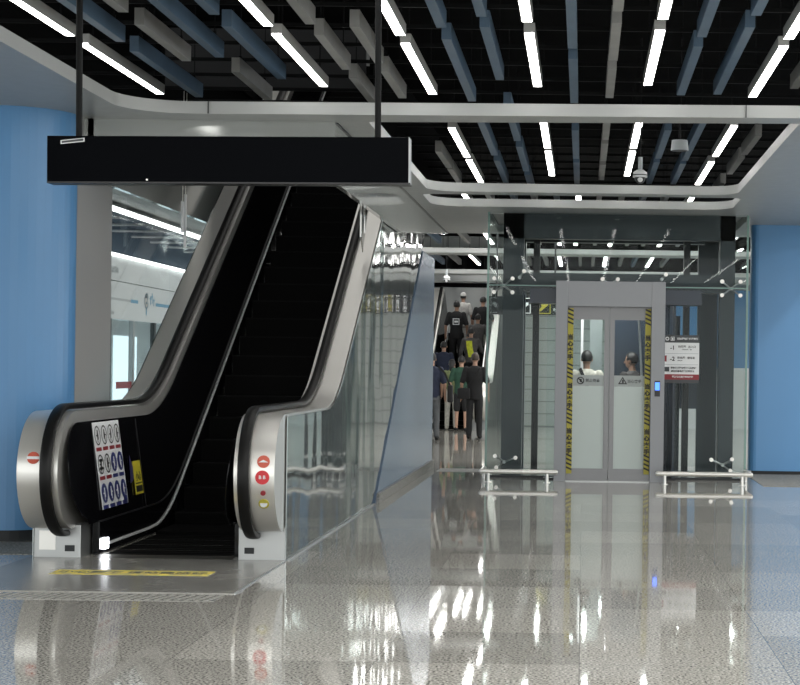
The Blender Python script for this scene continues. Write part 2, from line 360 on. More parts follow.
rows = [
 (-3.90,'lamp',[(10.75,13.2),(13.55,16.0)]),
 (-3.58,'blue',[(10.4,13.42),(13.82,16.16)]),
 (-3.26,'grey',[(10.8,12.28),(12.72,14.24)]),
 (-2.95,'blue',[(11.0,14.04)]),
 (-2.96,'grey',[(14.74,16.28)]),
 (-2.63,'blue',[(9.3,12.32),(12.74,15.08)]),
 (-2.32,'lamp',[(10.25,12.71),(13.04,15.44)]),
 (-2.00,'grey',[(11.1,12.62),(13.02,14.54),(14.95,16.6)]),
 (-1.69,'grey',[(12.68,14.21),(14.58,16.05),(20.0,21.62),(21.8,23.4)]),
 (-1.39,'lamp',[(10.55,13.0),(13.36,15.8),(18.06,20.5),(20.82,23.3)]),
 (-1.06,'blue',[(9.6,12.68),(13.12,16.18),(17.3,20.3),(20.78,23.3)]),
 (-0.745,'blue',[(9.2,12.26),(12.63,14.95),(16.4,18.97),(19.46,21.9),(22.3,24.6)]),
 (-0.43,'lamp',[(10.0,12.42),(12.87,15.28),(17.1,19.56),(19.9,22.36)]),
 (-0.115,'blue',[(10.4,13.43),(13.87,16.2),(18.05,20.53),(20.87,23.3)]),
 (0.205,'grey',[(10.5,12.01),(12.4,13.94),(14.32,15.86),(17.2,18.78),(19.08,20.69),(21.1,22.78)]),
 (0.525,'lamp',[(9.8,12.27),(12.7,15.12),(17.0,19.46),(19.8,22.26)]),
 (0.84,'blue',[(9.9,12.9),(13.27,15.65),(17.95,20.4),(20.75,23.2)]),
 (1.16,'blue',[(9.1,12.09),(12.5,15.58),(17.4,20.57),(20.85,23.2)]),
 (1.485,'lamp',[(10.5,12.94),(13.25,15.7),(17.6,20.1),(20.7,23.2)]),
 (1.80,'grey',[(11.3,12.9),(13.6,15.2),(18.3,19.92),(20.2,21.92),(22.9,24.4)]),
]
for ri, (X, kind, ps) in enumerate(rows):
    for pi_, (a, b_) in enumerate(ps):
        bay = 'before first crossbeam' if b_ < 16.7 else 'past first crossbeam'
        if kind == 'lamp':
            lamp(X,a,b_,'lit linear lamp, row %s from left, %s piece along, %s' % (ORD[ri],ORD[pi_],bay),'linear lamps among the ceiling slats')
        else:
            slat(X,a,b_,kind,'%s ceiling slat, row %s from left, %s piece along, %s' % (kind if kind == 'blue' else 'light grey',ORD[ri],ORD[pi_],bay),'%s ceiling slats' % kind)
# the bays further back
far_lamp = {-1.73,-0.10,1.52}
bays = [('in narrow slot behind second crossbeam', 24.85, 26.3,
         [(-1.73,'lamp'),(-1.4,'grey'),(-1.05,'blue'),(-0.75,'grey'),(-0.42,'blue'),(-0.10,'lamp'),(0.2,'grey'),(0.53,'grey'),(0.84,'blue'),(1.16,'grey'),(1.52,'lamp')]),
        ('over hall just behind the lift', 31.9, 35.0,
         [(-2.9,'blue'),(-2.32,'grey'),(-1.84,'lamp'),(-1.3,'grey'),(-0.9,'grey'),(-0.5,'lamp'),(-0.18,'lamp'),(0.2,'grey'),(0.5,'lamp'),(0.84,'grey'),(1.16,'grey'),(1.48,'lamp'),(1.85,'grey')]),
        ('over hall far behind the lift', 38.3, 42.2,
         [(-3.4,'blue'),(-3.0,'grey'),(-2.53,'lamp'),(-1.9,'grey'),(-1.3,'grey'),(-0.9,'grey'),(-0.56,'lamp'),(-0.1,'grey'),(0.2,'grey'),(0.47,'lamp'),(0.84,'grey'),(1.16,'blue'),(1.5,'lamp'),(1.85,'grey')]),
        ('in the last bay above the queue', 47.9-1.6, 47.5,
         [(-3.6,'grey'),(-3.2,'grey'),(-2.66,'lamp'),(-2.2,'grey')])]
for where, a, b_, items in bays:
    cnt = {}
    for X, kind in items:
        k = cnt[kind] = cnt.get(kind,0)+1
        if kind == 'lamp': lamp(X,a,b_,'small lit lamp %s, %s from left' % (where,ORD[k-1]),'distant linear lamps')
        else: slat(X,a,b_,kind,'distant %s slat %s, %s of that colour from left' % (kind,where,ORD[k-1]),'distant ceiling slats')
for i in range(22):
    y = 11.2+0.8*i
    t = tag(boxo('ceiling_rail','rail_dark',(-4.6,2.6,y-0.012,y+0.012,4.07,4.10),loc=(0,y,4.07)),'thin dark carrier rail crossing above the slats, %s from the front' % ORD[i],'ceiling rail','carrier rails above the slats')
# white area lights: lamp rows carried on out of view, plus added fill lights
def area(X, y, sx_, sy_, z, rad, rot=(0,0,0), col=(1,0.985,0.95)):
    l = bpy.data.lights.new('hall_lamp_or_fill','AREA'); l.shape = 'RECTANGLE'; l.size = sx_; l.size_y = sy_; l.color = col
    l.energy = rad*math.pi*sx_*sy_
    o = bpy.data.objects.new('hall_lamp_or_fill', l); C.objects.link(o); o.location = (X,y,z); o.rotation_euler = rot; return o
for X in (-5.2,-3.9,-2.32,-1.39,-0.43,0.525,1.485,2.45,3.4,4.4,5.4,6.4,7.4):
    area(X, 2.6, 0.075, 13.5, ZL, 13.0)
for X in (2.45,3.4,4.4,5.4,6.4,7.4): area(X, 11.6, 0.075, 5.0, ZL, 13.0)
for X in (-2.9,-1.9,-0.9,0.1,1.1,2.1,3.1): area(X, 29.0, 0.08, 4.0, ZL, 26.0); area(X,36.6,0.08,2.6,ZL,26.0)
area(-3.1, 22.0, 1.4, 8.0, 8.9, 0.5); [area(q,44.8,0.06,3.2,4.6,14.0) for q in (-3.7,-3.1,-2.5)]  # added fill lights: atop the escalator shaft and over the distant escalator
for X in (4.4,5.4,6.4,7.4): area(X, 19.5, 0.08, 7.6, ZL, 26.0)  # added lights over an assumed opening out of view, brightening the right wall
# platform strip lamps
t = thing('ceiling_strip_light', (-6.05,30,3.4), 'long bright strip light seen through the glass above the platform edge', 'light strip')
boxo('strip_housing','soffit',(-6.14,-5.98,15.0,60,3.43,3.475),t); boxo('strip_diffuser','cove',(-6.12,-6.0,15.0,60,3.40,3.43),t)

# ------------------------------------------------------------------ platform screen doors
t = thing('platform_screen_door', (-8,30,0), 'white headed glass platform screen doors behind the glass wall beside the escalator', 'platform doors')
MB().box(-8.25,-8.0,15,62,2.18,2.82).build('header','psd_white',t)
MB().box(-8.25,-7.97,15,62,2.83,3.24).build('upper_header','psd_white',t)
boxo('cornice_light','cove',(-8.02,-7.92,15,62,3.255,3.285),t)
boxo('line_map','psd_grey',(-8.0,-7.997,25.0,31.0,2.50,2.54),t)
boxo('line_map_band','psd_blue',(-8.0,-7.996,30.9,31.4,2.49,2.55),t); boxo('line_map_band','psd_blue',(-8.0,-7.996,32.7,34.6,2.49,2.55),t)
lg = MB()
ring = arc(32.0,2.56,0.13,0.5,math.pi*1.9,20)
lg.sweep(None,[[( -7.996,y+dy,z+dz) for dy,dz in ((-.012,-.012),(.012,-.012),(.012,.012),(-.012,.012))] for y,z in ring])
ring = arc(32.0,2.58,0.06,-2.2,2.4,12)
lg.sweep(None,[[( -7.996,y+dy,z+dz) for dy,dz in ((-.012,-.012),(.012,-.012),(.012,.012),(-.012,.012))] for y,z in ring])
lg.box(-8,-7.995,31.97,32.03,2.30,2.42)
for k, (y,z,l) in enumerate(((32.3,2.58,.16),(32.42,2.62,.2),(32.55,2.56,.14))): lg.box(-8,-7.995,y-.015,y+.015,z-l/2,z+l/2); lg.box(-8,-7.995,y-.06,y+.06,z+.02,z+.045)
lg.build('emblem','psd_blue',t)
text('站台门 乘客须知',0.12,'psd_grey',t,(-7.965,29.5,3.0),(0,1,0),(0,0,1),'header_lettering')
text('往 开往方向',0.07,'psd_grey',t,(-7.99,29.6,2.28),(0,1,0),(0,0,1),'header_lettering')
for i in range(12):
    y = 26.5+i*1.55
    boxo('door_post','steel_dull' if i % 2 else 'black_steel',(-8.08,-8.0,y-0.06,y+0.06,0,2.18),t)
boxo('door_glass','glass_clear',(-8.06,-8.05,15,62,0.0,2.18),t)
st = MB()
for i in range(8): st.box(-8.03,-8.02,27.0+i*3.1,28.3+i*3.1,0.98,1.10)
st.build('door_stripe','darkred',t)
boxo('door_stripe','yellow',(-8.03,-8.02,32.6,33.4,1.5,1.62),t)
t = thing('train_carriage', (-9,35,0), 'lit train side standing beyond the platform screen doors', 'train')
boxo('body_side','psd_white',(-9.2,-9.0,20,60,0.0,2.4),t)
for i in range(11): boxo('train_window','train_glow',(-9.0,-8.98,24.2+i*3.1,25.9+i*3.1,0.5,1.95),t)
area(-6.45, 32, 0.07, 20, 3.45, 9.0)  # added fill light over the platform, apart from the strip lamp

struct('wall_left_far','dark_blue_ceiling',(-8.40,-8.30,14.7,64,3.15,3.95)); struct('wall_left_end','dark_blue_ceiling',(-12,-5,63,63.2,0,4.7))
# glass wall beside the escalator
t = thing('glass_partition', (-4.14,20,0), 'tall clear glass wall left of the escalator in front of the platform', 'glass partition')
for i in range(5):
    a = 15.56+i*2.25; boxo('glass_panel','glass_clear',(-4.225,-4.215,a,a+2.23,0.05,3.47),t)
boxo('base_channel','steel_dull',(-4.24,-4.20,15.56,26.8,0.0,0.05),t)

# ------------------------------------------------------------------ escalators
S30 = 0.577
def sm(y, y0, w):            # ramp with a soft bend at y0
    if y <= y0-w: return 0.0
    if y >= y0+w: return S30*(y-y0)
    return S30*(y-y0+w)**2/(4*w)
XC = -3.095
def escalator(dy, ymax, label, detail):
    t = thing('escalator', (XC,12.87+dy,0), label, 'escalator')
    cy, cz = 12.85+dy, 0.65
    top = lambda y: 1.08+sm(y,15.38+dy,0.55)
    nose = lambda y: 0.10+sm(y,15.40+dy,0.45)
    truss = lambda y: max(0.0, S30*(y-18.14-dy))
    ys = [cy-0.43+0.43*(1-math.cos(a*math.pi/24)) for a in range(13)]
    ys += [cy+0.25*i for i in range(1,9)] + [14.85+dy+0.08*i for i in range(1,16)] 
    y = ys[-1]
    while y+0.5 < ymax: y += 0.5; ys.append(y)
    ys += [12.860+dy,12.8625+dy]; ys.append(ymax); ys = sorted(set(round(q,4) for q in ys))
    def zt(y, r, dz):
        if y < cy: return cz+math.sqrt(max(0,r*r-(y-cy)**2))
        return top(y)+dz-(0.43-r if r < 0.43 else 0)
    def zb(y, r, low):
        if y < cy: return cz-math.sqrt(max(0,r*r-(y-cy)**2))
        return low(y)
    def strip(mb, r, dz, low, xt, xb, th, y_from=None):
        # closed shell: outer face and a face th further in
        fr_, bk_ = [], []
        yy = [q for q in ys if q >= cy-r+1e-6]
        if yy[0] > cy-r+1e-3: yy = [cy-r+1e-4]+yy
        for q in yy:
            a, b2 = zt(q,r,dz), zb(q,r,low)
            b2 = min(b2,a-1e-3)
            X1, X2 = (xt(q,a), xt(q,b2)) if callable(xt) else (xt, xb)
            fr_.append(((X1,q,a),(X2,q,b2))); bk_.append(((X1-th,q,a),(X2-th,q,b2)))
        V = [[mb.b.verts.new(p) for p in (f[0],f[1],k[1],k[0])] for f,k in zip(fr_,bk_)]
        for i in range(len(V)-1):
            for j in range(4): mb.b.faces.new((V[i][j],V[i][(j+1)%4],V[i+1][(j+1)%4],V[i+1][j]))
        mb.b.faces.new(V[0]); mb.b.faces.new(V[-1][::-1])
    for s in (-1,1):
        side = 'left' if s < 0 else 'right'
        # hollow-looking stainless body
        mb = MB(); strip(mb,0.43,0.0,lambda q: truss(q) if q > 13.2+dy else 0.23, XC+s*0.915, XC+s*0.915, s*0.29)
        bo = mb.build('balustrade','steel',t,smooth=True)
        mb = MB(); strip(mb,0.42,-0.005,lambda q: truss(q) if q > 12.861+dy else 0.24, XC+s*0.932, XC+s*0.932, s*0.006)
        for q in list(mb.b.verts):
            if q.co.y < cy+0.008: q.co.y = cy+0.008
        mb.build('side_cladding','mirror',t)
        lo_ = lambda q: 0.25+sm(q,15.36+dy,0.5)
        xf = lambda q, z: XC+s*(0.512+0.106*min(1.0,max(0.0,(z-lo_(q))/(top(q)-lo_(q)))))
        mb = MB(); strip(mb,0.35,-0.0,lo_, xf, None, -s*0.006)
        mb.build('inner_panel','black_panel',t)
        # skirt and its bright deflector strip
        mb = MB(); yy = [q for q in ys if q >= 12.9+dy]
        def ribbon(zlo, zhi, x0, x1, q0=12.9+dy):
            R = [[(x0,q,zlo(q)),(x1,q,zlo(q)),(x1,q,zhi(q)),(x0,q,zhi(q))] for q in yy if q >= q0]
            return MB().sweep(None,R)
        ribbon(lambda q: sm(q,15.9+dy,0.5)-0.08, lambda q: 0.25+sm(q,15.36+dy,0.5), XC+s*0.506, XC+s*0.560).build('skirt','black_panel',t)
        ribbon(lambda q: 0.245+sm(q,15.36+dy,0.5), lambda q: 0.256+sm(q,15.36+dy,0.5), XC+s*0.504, XC+s*0.54).build('skirt_moulding','dark_metal',t)
        ribbon(lambda q: 0.058+sm(q,15.18+dy,0.5), lambda q: 0.076+sm(q,15.18+dy,0.5), XC+s*0.495, XC+s*0.506, 13.2+dy).build('skirt_deflector','white',t)
        # handrail: return at the bottom, round the newel, then up
        R = 0.465; path = [(cy+0.16,cz-R-0.02),(cy+0.08,cz-R-0.005)] + [(cy-R*math.sin(a*math.pi/24),cz-R*math.cos(a*math.pi/24)) for a in range(0,25)]
        path += [(q,top(q)+0.035) for q in ys if q > cy+0.05]
        rings = []
        for i, (py,pz) in enumerate(path):
            a, b2 = path[max(0,i-1)], path[min(len(path)-1,i+1)]
            d2 = Vector((b2[0]-a[0],b2[1]-a[1])).normalized(); n2_ = Vector((-d2.y,d2.x))
            ring = []
            for k in range(12):
                an = 2*math.pi*k/12; w = 0.043*math.copysign(abs(math.cos(an))**0.6,math.cos(an)); h_ = 0.024*math.copysign(abs(math.sin(an))**0.7,math.sin(an))
                ring.append((XC+s*0.70+w, py+n2_.x*h_, pz+n2_.y*h_))
            rings.append(ring)
        MB().sweep(None,rings).build('handrail','black_rubber',t,smooth=True)
        # plinth under the newel
        pl = MB().box(min(XC+s*0.925,XC+s*0.58),max(XC+s*0.925,XC+s*0.58),12.87+dy,13.25+dy,0,0.245,bev=0.004).build('newel_plinth','steel_dull',t)
        if detail:
            hx = XC+s*0.66
            MB().box(hx-0.035,hx+0.035,12.862+dy,12.869+dy,0.05,0.095).build('handrail_inlet','black_steel',pl)
            bx = XC + (-0.80 if s < 0 else 0.805)
            dz_ = 0.78 if s < 0 else 0.74
            def on_drum(ang, dx, r, m_, nm_, th=0.006):
                c = Vector((bx+dx,cy-0.43*math.cos(ang),cz+0.43*math.sin(ang))); n_ = Vector((0,-math.cos(ang),math.sin(ang)))
                return MB().cyl(c-n_*0.002,c+n_*th,r,seg=24).build(nm_,m_,t), c, n_
            if s < 0:
                o_,c,n_ = on_drum(0.25,0,0.044,'orange','direction_lamp'); MB().box(c.x-0.045,c.x+0.045,c.y-0.0082,c.y-0.0060,c.z-0.012,c.z+0.012).build('arrow','paper',o_)
            else:
                o_,c,n_ = on_drum(0.24,0.03,0.045,'orange','direction_lamp'); MB().prism([(c.x-0.035,c.z-0.004),(c.x,c.z+0.014),(c.x+0.035,c.z-0.004)],'y',c.y-0.012,c.y-0.002).build('arrow','paper',o_)
                o_,c,n_ = on_drum(-0.02,0.025,0.05,'red_lens','stop_sign'); text('B B',0.035,'paper',o_,(c.x,c.y-0.011,c.z),(1,0,0),(0,-0.02,1))
                on_drum(-0.28,0.03,0.018,'darkred','stop_button',0.012)
                o_,c,n_ = on_drum(-0.48,0.03,0.038,'yellow','emergency_label'); MB().prism(arc(c.x,c.z,0.026,0,2*math.pi*0.95,14),'y',c.y-0.009,c.y-0.004).build('symbol','steel_dull',o_)
    # steps: comb plate, flat treads, then risers climbing
    cp = MB().box(XC-0.52,XC+0.52,12.87+dy,13.12+dy,-0.01,0.004).build('comb_plate','comb',t)
    pf = [(13.12+dy,0.002)]
    y = 13.12+dy
    k = 0
    while 13.5+dy+0.4*k < 15.0+dy:
        y = 13.5+dy+0.4*k
        st = MB().box(XC-0.474,XC+0.474,y-0.378,y,-0.1,0.001)
        for g_ in range(3): st.box(XC-0.474,XC+0.474,y-0.36+g_*0.12,y-0.345+g_*0.12,0.001,0.006)
        st.build('step','step',t); k += 1
    n = 0; y0 = y
    yn = [15.05+dy-0.02] ; 
    MB().box(XC-0.474,XC+0.474,y0+0.001,15.39+dy,-0.1,0.03).build('step','step',t)
    while 15.39+dy+0.346*n+0.4 < ymax:
        y = 15.39+dy+0.346*n; z = 0.13+0.2*n
        st = MB().box(XC-0.474,XC+0.474,y,y+0.347,z-0.28,z)
        st = st.build('step','step',t); n += 1
        if detail: boxo('step_nosing','nosing',(XC-0.474,XC+0.474,y-0.004,y+0.012,z-0.012,z+0.003),st)
    return t
esc = escalator(0.0, 25.5, 'large stainless steel escalator climbing past the black hanging sign', True)
# fittings of the near escalator
DYB = 0.14
def on_panel(y, z, off=0.0): 
    k = (1.0-z)/0.75; return (XC-0.618+0.106*k+0.010+off, y+DYB, z)
def panel_prism(mb, y0,y1,z0,z1, off=0.0, th=0.003):
    a = on_panel(y0,z0,off)[0]; b2 = on_panel(y0,z1,off)[0]
    R = [[(a,y+DYB,z0),(a+th,y+DYB,z0),(b2+th,y+DYB,z1),(b2,y+DYB,z1)] for y in (y0,y1)]
    mb.sweep(None,R)
def panel_disc(mb, yc, zc, ry, rz, off, th=0.002, inner=0.0):
    n = 20
    for k in range(n):
        a0, a1 = 2*math.pi*k/n, 2*math.pi*(k+1)/n
        P = lambda a, q: on_panel(yc+q*ry*math.cos(a), zc+q*rz*math.sin(a), off)
        ring = [P(a0,inner),P(a0,1),P(a1,1),P(a1,inner)]
        if inner == 0: ring = ring[1:3]+[P(0,0)]
        mb.poly([(p[0]+th,p[1],p[2]) for p in ring])
nb = MB(); panel_prism(nb,13.06,13.80,0.33,0.985,0.0)
nb = tag(nb.build('notice_board','paper',esc),'white safety notice with rows of pictograms')
for r in range(3):
    for c_ in range(4):
        yc = 13.155+c_*0.183; zc = 0.885-r*0.218
        isb = r == 2 or (r == 1 and c_ >= 2); mb = MB()
        if isb: panel_disc(mb,yc,zc,0.078,0.075,0.004)
        else: panel_disc(mb,yc,zc,0.078,0.075,0.004,inner=0.84)
        mb.build('pictogram_disc' if isb else 'pictogram_ring','navy' if isb else 'ink',nb)
        tgt = MB(); sgn = 1 if c_ % 2 else -1
        def gl(y0,z0,w,h_): panel_prism(tgt,yc+y0-w/2,yc+y0+w/2,zc+z0-h_/2,zc+z0+h_/2,0.007,0.001)
        gl(0,0.03,0.022,0.024); gl(0,-0.006,0.03,0.05); gl(0.010*sgn,-0.038,0.012,0.03); gl(0.025*sgn,0.0,0.03,0.01)
        if r == 1 and c_ == 0: gl(0,-0.03,0.09,0.02); gl(0,0.03,0.08,0.02)
        tgt.build('pictogram','paper' if isb else 'ink',nb)
        mb = MB(); panel_prism(mb, yc-0.07,yc+0.07,zc-0.118,zc-0.09,0.004,0.001)
        mb.build('caption_bar','darkred' if (r == 0 or (r == 1 and c_ < 2)) else 'navy',nb)
qb = MB(); panel_prism(qb,13.68,13.78,0.335,0.39,0.004,0.001); qb.build('caption_bar','navy',nb)
ys_ = MB(); panel_prism(ys_,14.06,14.30,0.37,0.64,0.002); ys_ = tag(ys_.build('yellow_sticker','yellow_bright',esc),'yellow warning sticker')
p_ = on_panel(14.18,0.51,0.009); text('小心',0.085,'ink',ys_,p_,(0,1,0),(-0.09,0,1))
ln = MB(); panel_prism(ln,14.08,14.28,0.455,0.465,0.006,0.001); ln.build('divider','ink',ys_)
ln = MB(); panel_prism(ln,14.085,14.28,0.39,0.44,0.006,0.001); ln.build('caption_bar','ink',ys_)
pp = MB(); R = [on_panel(y,z,0.003) for y,z in ((13.93,0.47),(14.05,0.50),(14.06,0.60),(13.99,0.70))]; pp.poly([(x+0.002,y,z) for x,y,z in R]); pp.build('purple_sticker','purple',esc)
sl = MB(); panel_prism(sl,14.33,14.345,0.26,0.98,0.001,0.002); sl.build('panel_joint','dark_metal',esc)
boxo('skirt_light','skirt_led',(XC-0.506,XC-0.485,13.18,13.28,0.035,0.115),esc)
et = MB().box(-3.98,-3.86,12.866,12.869,0.06,0.2).build('maker_plate','steel',esc)

# landing plate, tactile band, floor tape
t = thing('landing_plate', (XC,12,0), 'smooth grey metal landing plate on the floor before the escalator', 'landing plate')
boxo('plate','plate',(-4.05,-2.17,10.98,12.865,0.0,0.006),t)
boxo('frame','steel_dull',(-2.17,-2.16,10.98,12.865,0.0,0.008),t)
t = thing('tactile_strip', (XC,10.8,0), 'band of slanted ridges across the floor before the landing plate', 'tactile strip')
boxo('base_strip','plate',(-4.05,-2.22,10.62,10.9,0.0,0.003),t)
rd = MB()
for i in range(30):
    x = -4.03+i*0.06; rd.prism([(x,10.64),(x+0.026,10.64),(x+0.082,10.88),(x+0.056,10.88)],'z',0.003,0.006)
rd.build('ridge','ridge_grey',t)
t = thing('floor_tape', (-3.12,11.9,0.006), 'worn yellow warning tape with dark lettering stuck on the landing plate', 'floor tape')
boxo('tape','yellow_floor',(-3.60,-2.52,11.84,12.10,0.006,0.0075),t)
text('小心脚下 请站稳扶好',0.11,'charcoal',t,(-3.06,11.97,0.0085),(1,0,0),(0,1,0))
escalator(27.0, 46.6, 'distant escalator carrying the queue up behind the brushed metal wall', False)
t = thing('handrail_guard', (-3.93,17.2,2.58), 'pair of thin clear acrylic rods hanging by the glass wall over the far handrail', 'handrail guard')
for q, z0, z1 in ((17.2,2.58,3.10),(17.08,2.72,3.02)):
    rd_ = MB().cyl((-3.93,q,z0),(-3.93,q,z1),0.014,seg=10).build('guard_rod','white',t,smooth=True); MB().cyl((-3.93,q,z1),(-3.93,q,4.1),0.003,seg=6).build('wire','steel',rd_)
X = XC+0.83
t = thing('handrail_guard', (X,18.2,2.6), 'clear yellowish acrylic guard hung under the ceiling edge over the near handrail', 'handrail guard')
MB().prism([(17.72,2.98),(17.72,2.72),(17.85,2.60),(18.15,2.98)],'x',X-0.004,X+0.004).build('guard_plate','acrylic',t)
for q, z0 in ((17.66,2.74),(17.95,2.80)): MB().cyl((X,q,z0),(X,q,3.25),0.011,seg=8).build('guard_rod','steel',t,smooth=True)

# ------------------------------------------------------------------ hanging sign
t = thing('hanging_sign', (-2.23,11.05,2.6), 'long black unlit sign box hung from the ceiling in front of the escalator', 'hanging sign'); t.rotation_euler = (0,-0.0095,0)
boxo('sign_box','black_sign',(-3.387,-1.113,11.0,11.14,2.588,2.875),t,0.004)
boxo('edge_trim','steel_dull',(-1.113,-1.110,11.0,11.14,2.588,2.875),t); 
tr = MB().box(-3.387,-1.105,11.0,11.14,2.578,2.588); tr.build('edge_trim','dark_metal',t)
MB().cyl((-2.757,10.996,2.60),(-2.757,11.002,2.60),0.007,seg=8).build('screw','steel',t)
stk = MB(); stk.prism([(-3.30,2.822),(-3.15,2.838),(-3.15,2.862),(-3.30,2.846)],'y',10.997,10.9995); stk.build('sticker','paper',t)
ink = MB(); ink.prism([(-3.293,2.828),(-3.157,2.843),(-3.157,2.857),(-3.293,2.841)],'y',10.995,10.997); ink.build('sticker_print','charcoal',t)
for x in (-3.185,-1.295):
    rd = MB().cyl((x-0.02,11.07,2.87),(x-0.02,11.07,4.7),0.02,seg=14)
    rd.build('hanging_rod','rail_dark',t,smooth=True)

# ------------------------------------------------------------------ lift
lx0, lx1, ly0, ly1 = -1.26, 2.14, 22.95, 25.4
lift = thing('glass_lift', (0.34,22.3,0), 'glass lift shaft with dark steel frame and grey metal doorway', 'lift')
for x0, x1, y0, y1 in ((-1.07,-0.80,23.1,23.35),(1.79,1.99,23.1,23.35),(-1.02,-0.84,25.1,25.3),(1.72,1.92,25.1,25.3)):
    boxo('column','frame_green',(x0,x1,y0,y1,0,3.57),lift)
boxo('head_beam','frame_green',(-1.07,1.99,23.1,23.3,3.15,3.48),lift)
boxo('head_beam','frame_green',(-1.0,1.9,25.1,25.3,3.25,3.48),lift)
boxo('transom','frame_green',(-0.80,1.79,23.1,23.3,2.46,2.70),lift)
boxo('transom','frame_green',(-0.84,1.72,25.12,25.28,2.56,2.72),lift)
boxo('door_operator','navy_panel',(-0.70,1.52,22.62,22.95,2.28,2.47),lift)
for x in (-0.66,1.42): boxo('guide_rail','black_steel',(x-0.045,x+0.045,24.2,24.3,0,3.57),lift)
boxo('counterweight_frame','frame_green',(1.22,1.36,24.6,24.7,0,2.2),lift); boxo('counterweight_frame','frame_green',(1.60,1.70,24.6,24.7,0,3.2),lift)
boxo('counterweight','navy_panel',(1.36,1.60,24.55,24.75,0.9,1.9),lift)
boxo('shaft_roof','black_steel',(-1.29,2.19,22.97,26.28,3.582,3.62),lift)
# glass skin: front in two rows either side of the doorway, and the sides
for nm_, d_ in (('front',(-1.255,-0.37,2.53,0.08)),('front',(1.06,2.135,2.53,0.08))):
    boxo('glass_panel','glass',(d_[0],d_[1],ly0,ly0+0.012,0.03,2.515),lift)
for a, b_ in ((-1.255,0.335),(0.345,2.135)): boxo('glass_panel','glass',(a,b_,ly0,ly0+0.012,2.53,3.56),lift)
for x in (lx0,lx1): 
    boxo('glass_panel','glass',(x-0.006,x+0.006,ly0+0.02,ly1,0.03,2.515),lift); boxo('glass_panel','glass',(x-0.006,x+0.006,ly0+0.02,ly1,2.53,3.56),lift)
boxo('glass_panel','glass',(-1.25,2.13,ly1+0.2,ly1+0.212,0.03,3.56),lift)
ed = MB()
for x in (lx0,lx1): ed.box(x-0.014,x+0.014,ly0-0.004,ly0+0.02,0.03,3.56)
ed.box(-1.25,2.13,ly0-0.002,ly0+0.014,2.515,2.53); ed.build('glass_joint','glass_edge',lift)
boxo('base_channel','black_steel',(-1.27,2.15,ly0-0.02,ly0+0.05,0,0.03),lift)
# spider fittings
def spider(x, z, arms, nm_='spider_fitting'):
    o_ = MB().cyl((x,ly0+0.02,z),(x,ly0+0.14,z),0.022,seg=12)
    for dx, dz in arms: o_.cyl((x,ly0+0.10,z),(x+dx,ly0+0.035,z+dz),0.014,0.010,8)
    o_ = o_.build(nm_,'steel_dull',lift,smooth=True)
    for dx, dz in arms: MB().cyl((x+dx,ly0-0.02,z+dz),(x+dx,ly0+0.04,z+dz),0.026,seg=14).build('glass_bolt','steel',o_,smooth=True)
four = [(0.12,0.09),(-0.12,0.09),(0.12,-0.09),(-0.12,-0.09)]
spider(-1.06,2.52,four); spider(1.93,2.52,four)
spider(-1.02,0.20,[(0.15,0.06),(-0.12,0.08),(-0.1,-0.07)]); spider(1.85,0.20,[(-0.15,0.07),(0.12,0.08),(0.1,-0.07)])
spider(0.34,2.56,[(0.1,0.06),(-0.1,0.06)])
spider(-0.85,2.63,[(0.06,0.08)]); spider(1.02,2.63,[(0.05,0.06)])
# doorway
px0, px1, py0 = -0.357, 1.04, 22.3
ox0, ox1, oz = -0.205, 0.865, 2.235
boxo('door_jamb','portal',(px0,ox0,py0,ly0-0.02,0,2.56),lift,0.003); boxo('door_jamb','portal',(ox1,px1,py0,ly0-0.02,0,2.56),lift,0.003)
boxo('door_lintel','portal',(ox0,ox1,py0+0.002,ly0-0.02,oz,2.558),lift,0.003)
boxo('door_sill','steel_dull',(ox0,ox1,py0+0.03,ly0-0.3,0,0.012),lift)
for x0 in (ox0+0.005,ox1-0.075):
    s_ = boxo('hazard_strip','yellow',(x0,x0+0.07,py0+0.07,py0+0.076,0.10,oz-0.02),lift)
    for zc in (2.06,1.36,0.78,0.20):
        for k in range(4):
            z = zc-0.06+k*0.055; MB().prism([(x0,z+0.03),(x0+0.07,z),(x0+0.07,z+0.024),(x0,z+0.054)],'y',py0+0.066,py0+0.0695).build('hazard_stripe','ink',s_)
    for zc in (1.72,1.10,0.52):
        for k, ch in enumerate('当心夹手'): text(ch,0.072,'ink',s_,(x0+0.035,py0+0.067,zc+0.12-k*0.085),(1,0,0),(0,0,1),bold=0.004)
xm = 0.335
